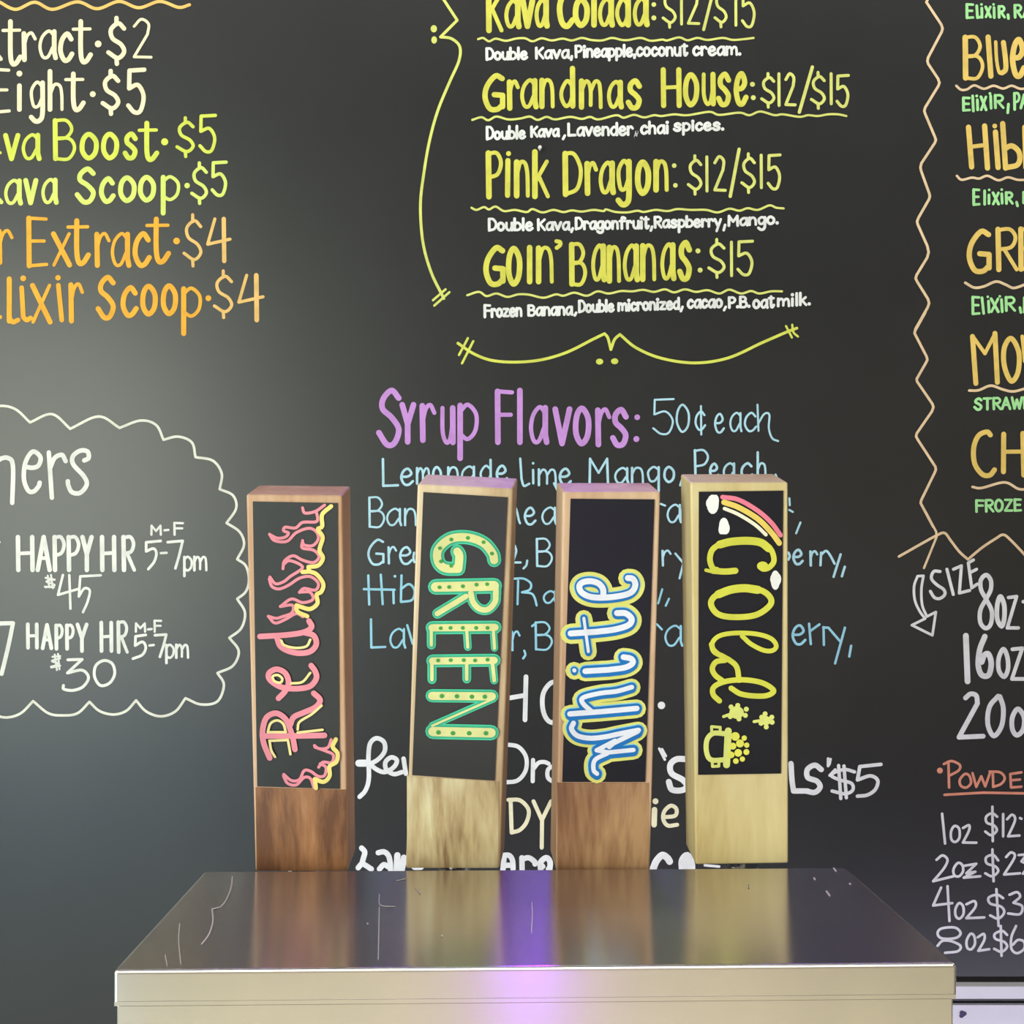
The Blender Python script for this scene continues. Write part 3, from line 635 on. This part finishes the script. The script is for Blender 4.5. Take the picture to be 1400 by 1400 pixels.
def uvx(o):
    """UV along the brushing direction (world x, else y) for the tangent"""
    me = o.data; uv = me.uv_layers.new(name='UVMap')
    for p in me.polygons:
        n = p.normal
        for li in p.loop_indices:
            c = me.vertices[me.loops[li].vertex_index].co
            if abs(n.x) > 0.7: uv.data[li].uv = (c.z, c.y)
            elif abs(n.z) > 0.7: uv.data[li].uv = (c.y, c.x)
            else: uv.data[li].uv = (c.z, c.x)

TZ = CZ - 0.217                                     # top of the tower
Df = 0.217 * F / (1322 - HOR); Db = 0.217 * F / (1188.5 - HOR)
yaw = math.radians(1.2)
tow = bpy.data.objects.new('tap_tower', None); COL.objects.link(tow)
xc = ((160 + 1313) / 2 - 700) / F * Df
tow.location = (xc, Df, BAR); tow.rotation_euler = (0, 0, yaw)
tag(tow, 'brushed stainless steel box tap tower on the bar in front of chalkboard', 'tap tower')
hw = (1314 - 158) / 2 / F * Df; dep = (Db - Df) * 1.0
top = TZ - BAR; lip = 0.0187
o = box('lid', (-hw, hw, 0, dep, top - lip, top), M_steel, tow, 0.0022, 4); uvx(o)
o = box('body', (-hw + 0.0016, hw - 0.0016, 0.0014, dep - 0.0014, 0, top - lip), M_steel, tow, 0.001, 2); uvx(o)
v, f = box_vf(-hw + 0.001, hw - 0.001, -0.0003, 0.0, top - lip, top - lip + 0.0022); o = mesh('hem', v, f, M_steel, tow); uvx(o)

# pale scratches and flecks on the lid
M_scr = plain('scratch', (196, 188, 192), 0.5)
def top_proj(x, y):
    d = (TZ + 0.0003 - CZ) / ((HOR - y) / F); p = Vector(((x - 700) / F * d, d, TZ + 0.0003))
    q = p - Vector(tow.location); return (q.x * math.cos(yaw) + q.y * math.sin(yaw), -q.x * math.sin(yaw) + q.y * math.cos(yaw), q.z)
VL = View(0, 1100, 3.5); VR = View(1000, 1100, 3.5); VM = View(680, 1100, 3.182); VB = View(300, 1100, 3.5)
for v_, wd_, t_ in ((VL, 6, '1112,345 1105,400 1080,460 1055,490/ 1055,490 1015,500/ 1015,500 1018,560 1000,620 965,668'), (VL, 4, '860,570 855,650 865,760'), (VL, 4, '790,720 800,770'),
                    (VR, 9, '|455,415 470,435'), (VR, 8, '|395,352 400,358'), (VR, 8, '|490,305 500,318'), (VR, 8, '|566,378 569,380'), (VR, 6, '|84,385 84,398'), (VM, 5, '|1093,350 1093,362'), (VM, 4, '150,425 152,480 148,560'),
                    (VB, 4, '765,430 770,480 840,488'), (VB, 4, '|765,490 760,740'), (VB, 4, '|848,365 890,355'), (VB, 6, '|708,568 710,570'), (VB, 6, '|1064,626 1068,630'), (VB, 5, '|940,400 960,425')):
    a = Art(); v_.st(a, wd_, t_); flat('lid_scratch', a, M_scr, tow, top_proj, up=(0, 0, 1))

# taps on the far side of the tower carry the handles
HB = Db + 0.012                                    # front face of the handles at their foot
def tap(px, lab):
    x = (px - 700) / F * (HB + 0.018)
    zt = TZ - 0.004
    q = Vector((x, HB + 0.018, 0)) - Vector((tow.location[0], tow.location[1], 0))
    lx = q.x * math.cos(yaw) + q.y * math.sin(yaw); ly = -q.x * math.sin(yaw) + q.y * math.cos(yaw); lz = top
    v, f = merge([tube_vf((lx, dep - 0.004, lz - 0.075), (lx, ly + 0.01, lz - 0.075), 0.011, 0.011),
                  tube_vf((lx, ly, lz - 0.006), (lx, ly, lz - 0.10), 0.012, 0.015),
                  tube_vf((lx, ly, lz - 0.10), (lx, ly + 0.03, lz - 0.155), 0.010, 0.008)])
    return mesh('faucet', v, f, M_chrome, tow, False)

# ================================================================ TAP HANDLES
LEAN = 0.036                                       # the foot stands this much further back than the top
TH = 0.035
def handle(front, back_dz, ypix, panel, woodmat, label, side=0.0, facemat=None):
    """front: four photo corners TL TR BR BL of the leaning front face; panel: the board's corners"""
    ztop = CZ + (HOR - ypix[0]) / F * (HB - LEAN); zbot = CZ + (HOR - ypix[1]) / F * HB
    k = -LEAN / (ztop - zbot)                      # dy / dz of the front plane
    def pr(x, y, off=0.0):
        # ray (X, 1, Z) * d meets  d = HB + k * (z - zbot)
        sx = (x - 700) / F; sz = (HOR - y) / F
        d = (HB - off + k * (CZ - zbot)) / (1 - k * sz)
        return Vector((sx * d, d, CZ + sz * d))
    n = Vector((0, 1, -k)).normalized()            # pointing away from the viewer
    fr = [pr(*p) for p in front]
    base = (fr[2] + fr[3]) / 2 + n * TH / 2
    root = bpy.data.objects.new('tap_handle', None); COL.objects.link(root); root.location = base  # only the wooden handle with its ferrule; the faucet belongs to the tower
    tag(root, label, 'tap handle', 'wooden tap handles on the steel tower')
    sh = Vector((side, 0, 0))
    bk = [p + n * TH + sh for p in fr]
    bk[0] = bk[0] + Vector((0, 0, back_dz)); bk[1] = bk[1] + Vector((0, 0, back_dz))
    V = [p - base for p in fr] + [p - base for p in bk]
    Fc = [(0, 3, 2, 1), (4, 5, 6, 7), (0, 1, 5, 4), (1, 2, 6, 5), (2, 3, 7, 6), (3, 0, 4, 7)]
    b = mesh('board', V, Fc, woodmat, root)
    m = b.modifiers.new('bevel', 'BEVEL'); m.width = 0.0014; m.segments = 3; m.limit_method = 'ANGLE'
    # inlaid chalk panel, a thin slab standing a hair proud of the wood
    pf = [pr(*p) - n * 0.0009 - base for p in panel]; pb = [p + n * 0.003 for p in pf]
    pnl = mesh('chalk_panel', pf + pb, Fc, None, root)
    if facemat:
        lf = [panel[3], panel[2], front[2], front[3]]
        dx = 2.2
        lf = [(panel[3][0] + (front[3][0] - panel[3][0]) * 0.80, panel[3][1] + 1.5), (panel[2][0] + (front[2][0] - panel[2][0]) * 0.80 , panel[2][1] + 1.5), (front[2][0] - dx, front[2][1] - 0.8), (front[3][0] + dx, front[3][1] - 0.8)]
        qf = [pr(*p) - n * 0.0004 - base for p in lf]; qb = [p + n * 0.003 for p in qf]
        mesh('lower_face', qf + qb, Fc, facemat, root)
    # threaded ferrule under the board, sitting on its tap
    v, f = merge([tube_vf((0, 0.0, 0.004), (0, 0, -0.002), 0.010, 0.011), tube_vf((0, 0, -0.002), (0, 0, -0.008 - (base.z - TZ)), 0.007, 0.007)])
    mesh('ferrule', v, f, M_chrome, root)
    def art(name, ar, colour, level, lab=None):
        o = flat(name, ar, ink(colour), pnl, lambda x, y: pr(x, y) - n * (0.0012 + 0.00025 * level), base, -n)
        if lab: o['label'] = lab
        return o
    return root, pnl, art, pr

# ---- red
V1 = View(320, 640, 4.665); V2 = View(320, 900, 4.665)
F_red = wood('light_brown_frame_wood', (150, 112, 84), (188, 148, 116), (208, 172, 142), 2.2, 1.1)
W_red = wood('reddish_brown_wood', (104, 68, 48), (158, 110, 76), (192, 148, 110), 1.3, 0.85)
root, pnl, art, pr = handle([(336.5, 676), (468, 677.5), (476, 1191), (349, 1191)], 0.0042, (676, 1191), [(346, 685.5), (461.5, 687.6), (464.7, 1078), (352, 1074.7)], F_red,
    'brown wooden tap handle lettered Red with pink flames, leftmost of four', 0.0, W_red)
pnl.data.materials.append(chalkboard('red_handle_panel', (38, 41, 40), 0.34, 0.5, 0.004, (2, 0, 0)))
tap(413, 'red')
PK = (236, 146, 162); YL = (241, 222, 132)
a = Art()
fl = '440,252 455,285 520,275 580,235; 528,280 536,322 520,342 440,345 395,380 330,375 320,398 350,412 330,438 280,445 238,425; 230,420 262,460 340,465 400,410 480,382 528,405 540,450 505,492 450,488 440,460; 437,475 440,508 510,522 545,562 510,600 440,585 380,557 325,590 315,640; 318,612 360,588 440,630 360,690 320,722 268,735 232,692; 228,705 245,752 290,768 350,745 420,700 490,690 540,732 522,775 450,765 420,790; 422,788 488,790 505,835 440,855 370,832 298,880; 300,880 375,872 372,920 310,945 270,955 222,942; 222,942 265,985 330,962 400,925 442,945'
V1.st(a, 19, fl)
art('flame_outline', a, PK, 1, 'pink outline of the upper flames')
a = Art()
V2.st(a, 19, '622,515 600,565 545,572 515,552; 518,562 590,588 635,612 625,660 570,658 542,690; 552,668 588,690 580,742 540,748 490,715 450,712 420,768 370,775 320,735; 318,745 345,792 400,802 450,755 490,762 512,820')
art('flame_outline', a, PK, 1, 'pink outline of the lower flames')
a = Art()
V1.st(a, 27, '622,242 565,295 565,368 538,390 568,440 548,520 570,570 540,618 478,628/ 478,628 478,655 440,660; 478,655 530,675 572,735 560,785 530,805 535,860 490,895 440,885 402,872/ 402,872 408,912 470,942')
art('flame_base', a, YL, 2, 'yellow edge of the upper flames')
a = Art()
V2.st(a, 27, '652,512 632,560 662,600 655,655 612,685 612,745 575,782 518,765/ 518,765 525,822')
art('flame_base', a, YL, 2, 'yellow edge of the lower flames')
a = Art()
V1.st(a, 36, '170,1070 340,1060 450,1042 498,1010 482,972; 280,1085 300,1132 350,1162 420,1176 490,1165 528,1120 512,1065 455,1045')
V2.st(a, 36, '288,250 330,205 352,150 330,90 275,65 228,90 232,130 285,170 340,186 420,188 490,172 528,125 522,80 496,42; |195,490 360,490 580,486; 232,630 195,540 186,460 210,375 270,345 325,375 355,430 378,500 392,575; 362,420 385,370 450,340 525,305 552,260 512,218')
art('lettering', a, PK, 3, 'pink word Red, running upwards')
a = Art(); V1.st(a, 16, '305,1095 325,1125 395,1142 465,1132 490,1090')
V2.st(a, 16, '252,110 262,140 300,150 312,125 285,102 252,110; 370,155 440,145 490,88; 220,465 238,410 280,390 318,412 335,465/ 335,465 220,465; |230,520 348,515 364,605; 232,522 242,580 266,622; |410,468 568,450; 410,448 422,400 500,350 562,296')
art('lettering_highlight', a, (243, 226, 158), 4, 'pale yellow inner lines of the word Red')

# ---- green
W1 = View(530, 640, 4.665); W2 = View(530, 900, 4.665)
F_grn = wood('pale_tan_frame_wood', (170, 140, 108), (202, 176, 142), (218, 196, 166), 4.2, 1.1)
W_grn = wood('streaked_tan_wood', (128, 98, 68), (186, 164, 126), (216, 206, 170), 7.7, 0.75)
root, pnl, art, pr = handle([(570.7, 662), (702, 668), (683.5, 1187), (554.5, 1187)], 0.0052, (665, 1187), [(578.9, 672.8), (694, 679.8), (676.4, 1066.8), (563.6, 1059.2)], F_grn,
    'streaked tan wooden tap handle with GREEN in dotted green letters', 0.003, W_grn)
pnl.data.materials.append(chalkboard('green_handle_panel', (36, 38, 36), 0.34, 0.5, 0.006, (5, 1, 0)))
tap(620, 'green')
TEAL = (84, 204, 166); TEALD = (60, 178, 140); PY = (226, 224, 158)
segs = [(W1, '680,585 668,540 610,475 510,440 400,450 325,515 322,590 365,635 452,640/ 452,640 458,560 445,530', 52, 90),
        (W1, '|308,755 680,748', 62, 100), (W1, '690,790 685,850 640,898 585,893 545,850 532,795', 36, 66), (W1, '|500,815 318,925', 34, 66), (W1, '|690,740 692,800', 34, 66),
        (W1, '|285,1015 685,1012', 46, 84), (W1, '|280,1020 280,1125', 20, 58), (W1, '|505,1030 512,1138', 20, 50), (W1, '|674,1020 682,1145', 20, 46),
        (W1, '|288,1226 680,1222', 46, 82), (W1, '|284,1230 284,1345', 22, 58), (W1, '|505,1240 505,1342', 22, 56), (W1, '|668,1230 680,1350', 24, 52),
        (W2, '|285,235 665,238', 52, 84), (W2, '|672,255 285,425', 14, 46), (W2, '|290,462 660,470', 60, 98)]
a = Art(); [v.st(a, o, s) for v, s, i, o in segs]; art('lettering', a, TEAL, 1, 'mint green outlined word GREEN, running downwards')
a = Art(); [v.st(a, i + (o - i) * 0.52, s) for v, s, i, o in segs]; art('letter_outline', a, TEALD, 2, 'darker green inner outline of the letters')
a = Art(); [v.st(a, i, s) for v, s, i, o in segs]; art('letter_fill', a, PY, 3, 'pale yellow fill of the letters')
a = Art()
for x, y in ((407, 453), (512, 443), (612, 470), (665, 542), (335, 508), (342, 592), (407, 620), (332, 757), (393, 755), (480, 750), (567, 740), (635, 737), (340, 1017), (402, 1015), (480, 1015), (565, 1015), (637, 1015), (323, 1222), (403, 1220), (486, 1220), (558, 1222), (637, 1217)): W1.dots(a, (x, y, 13, 12))
for x, y in ((347, 235), (443, 237), (538, 240), (620, 240), (325, 467), (417, 472), (520, 472), (627, 472)): W2.dots(a, (x, y, 15, 14))
art('letter_dots', a, (74, 160, 78), 4, 'green dots inside the letters')

# ---- white
X1 = View(740, 640, 5.383); X2 = View(740, 880, 4.378)
F_wht = wood('light_reddish_frame_wood', (146, 108, 82), (186, 148, 118), (210, 178, 148), 6.4, 1.1)
W_wht = wood('dark_reddish_wood', (82, 53, 40), (132, 92, 66), (174, 136, 100), 12.4, 0.85)
root, pnl, art, pr = handle([(769.5, 672.5), (903, 672.5), (888.5, 1190.5), (760, 1190.5)], 0.0042, (672.5, 1190.5), [(780, 681.8), (894.6, 682.7), (882, 1068.5), (768.6, 1068.5)], F_wht,
    'reddish brown wooden tap handle lettered white in blue and yellow', -0.0028, W_wht)
pnl.data.materials.append(chalkboard('white_handle_panel', (22, 24, 30), 0.34, 0.25, 0.0, (9, 1, 0)))
tap(824, 'white')
segs = [(X1, '635,805 672,812 690,855 665,905 600,932 480,948 370,945 300,915 278,870 300,838 360,828 420,845 452,885 455,925', 44, 66, 122),
        (X1, '|215,1212 400,1200; 400,1200 540,1182 640,1150 662,1105 620,1065 555,1062', 44, 74, 128), (X1, '|312,1100 345,1345', 22, 52, 108),
        (X2, '|262,160 400,152; 400,152 500,138 545,112 535,85 490,76', 34, 62, 100), (X2, '|196,154 198,156', 24, 42, 90),
        (X2, '|170,415 350,402 570,382', 32, 58, 96), (X2, '300,400 248,352 250,318 350,292 450,280 540,255', 28, 54, 92),
        (X2, '192,470 180,505 215,545 290,560 380,552 460,535 580,512', 30, 58, 92), (X2, '|575,520 430,590 405,612', 28, 60, 92), (X2, '|440,575 330,632 400,645 550,630', 26, 58, 96), (X2, '395,650 320,690 312,750 332,772', 26, 58, 96)]
a = Art(); [v.st(a, o * 1.16, s, dy=4) for v, s, i, m_, o in segs]; art('letter_halo', a, (224, 220, 122), 1, 'yellow halo around the letters')
a = Art(); [v.st(a, m_ + 14, s) for v, s, i, m_, o in segs]; art('letter_edge', a, (150, 214, 234), 2, 'pale blue edge of the letters')
a = Art(); [(v.st(a, m_ + 2, s), v.st(a, m_ - 4, s, dy=12)) for v, s, i, m_, o in segs]; art('letter_shadow', a, (30, 114, 190), 3, 'blue body of the letters')
a = Art(); [v.st(a, i, s) for v, s, i, m_, o in segs]; art('lettering', a, (232, 232, 246), 4, 'white word white, running upwards')

# ---- gold
Y1 = View(920, 640, 5.383); Y2 = View(920, 880, 4.378)
W_gld = wood('pale_pine_wood', (172, 144, 90), (202, 182, 132), (216, 200, 154), 20.3, 1.2)
root, pnl, art, pr = handle([(944, 660), (1077.5, 659.5), (1078, 1180.5), (951, 1182.5)], 0.0042, (660, 1182), [(955.3, 672.2), (1070.5, 670.7), (1067.3, 1057), (954.3, 1058.8)], W_gld,
    'pale pine tap handle lettered Gold with rainbow and pot of coins, rightmost', -0.001)
pnl.data.materials.append(chalkboard('gold_handle_panel', (22, 23, 29), 0.34, 0.25, 0.0, (13, 1, 0)))
tap(1014, 'gold')
GY = (216, 214, 80); GP = (226, 228, 128)
for cl, lab in ((((290, 265, 44, 72), (270, 258, 30, 40), (312, 240, 24, 46)), 'white cloud at the upper left corner'), (((372, 425, 36, 62), (385, 440, 30, 46), (352, 450, 20, 36)), 'white cloud under the rainbow'), (((750, 822, 34, 72), (765, 815, 28, 45), (738, 815, 26, 42)), 'white cloud at the right edge')):
    a = Art(); Y1.dots(a, *cl); art('cloud_drawing', a, (242, 242, 242), 1, lab)
a = Art(); Y1.st(a, 34, '362,212 480,232 620,312 720,400 788,492'); art('rainbow_band', a, (238, 128, 152), 1, 'pink rainbow band')
a = Art(); Y1.st(a, 40, '372,250 480,288 620,372 720,472 778,550'); art('rainbow_band', a, (236, 208, 104), 2, 'yellow rainbow band')
a = Art(); Y1.st(a, 26, '376,296 480,340 600,415 680,488'); art('rainbow_band', a, (246, 240, 218), 2, 'cream rainbow band')
a = Art()
Y1.st(a, 40, '645,712 655,738 700,730 738,680 718,600 660,560'); Y1.st(a, 58, '700,588 640,545 540,532 420,540 340,560'); Y1.st(a, 42, '340,555 285,600 268,670 290,735 320,745'); Y1.st(a, 46, '290,752 380,758 455,752'); Y1.st(a, 26, '|240,748 300,762'); Y1.dots(a, (655, 718, 42, 34))
Y1.st(a, 44, '500,880 340,918 276,985 320,1065 430,1092 600,1078 705,1010 712,950 640,895 500,880'); Y1.st(a, 60, '330,925 420,892 520,880 620,892'); Y1.st(a, 34, '505,1232 570,1290 660,1335 725,1338 755,1305 720,1252 620,1218 480,1208 360,1222 300,1258 285,1310 330,1362 410,1402')
Y2.st(a, 32, '228,0 245,45 310,80 375,130 392,215; 310,95 255,105 232,145 250,185 290,215; 275,338 238,300 242,255 310,222 420,212 530,230 598,275 560,305 480,308 400,295 345,262')
art('lettering', a, GY, 3, 'yellow word Gold, running downwards')
a = Art()
for (cx, cy, k, lobes) in ((378, 408, 44, ((345, 375), (385, 366), (436, 388), (430, 425), (392, 446), (340, 432))), (552, 456, 32, ((548, 416), (588, 436), (590, 466), (555, 494), (524, 472), (528, 436)))):
    a = Art(); Y2.dots(a, (cx, cy, k, k * 0.85)); [Y2.dots(a, (x, y, 15)) for x, y in lobes]
    Y2.st(a, 18, '|340,418 300,432' if k == 44 else '|525,456 482,462')
    art('clover_drawing', a, GP, 2, 'larger pale green clover' if k == 44 else 'smaller pale green clover')
a = Art(); Y2.st(a, 30, '310,535 240,532 202,570 198,640 225,690 310,690'); Y2.st(a, 42, '|328,518 318,720'); Y2.st(a, 17, '|230,530 228,492 280,496 280,525; |232,695 234,730 272,728 272,700')
art('pot_drawing', a, GP, 2, 'pale green pot on its side')
a = Art(); Y2.dots(a, (370, 550, 26), (423, 560, 16), (398, 592, 24), (355, 608, 21), (438, 602, 16), (387, 648, 23), (436, 643, 18), (412, 685, 16), (373, 697, 17), (345, 660, 20))
art('coin_drawing', a, (232, 226, 96), 3, 'yellow coins spilling from the pot')
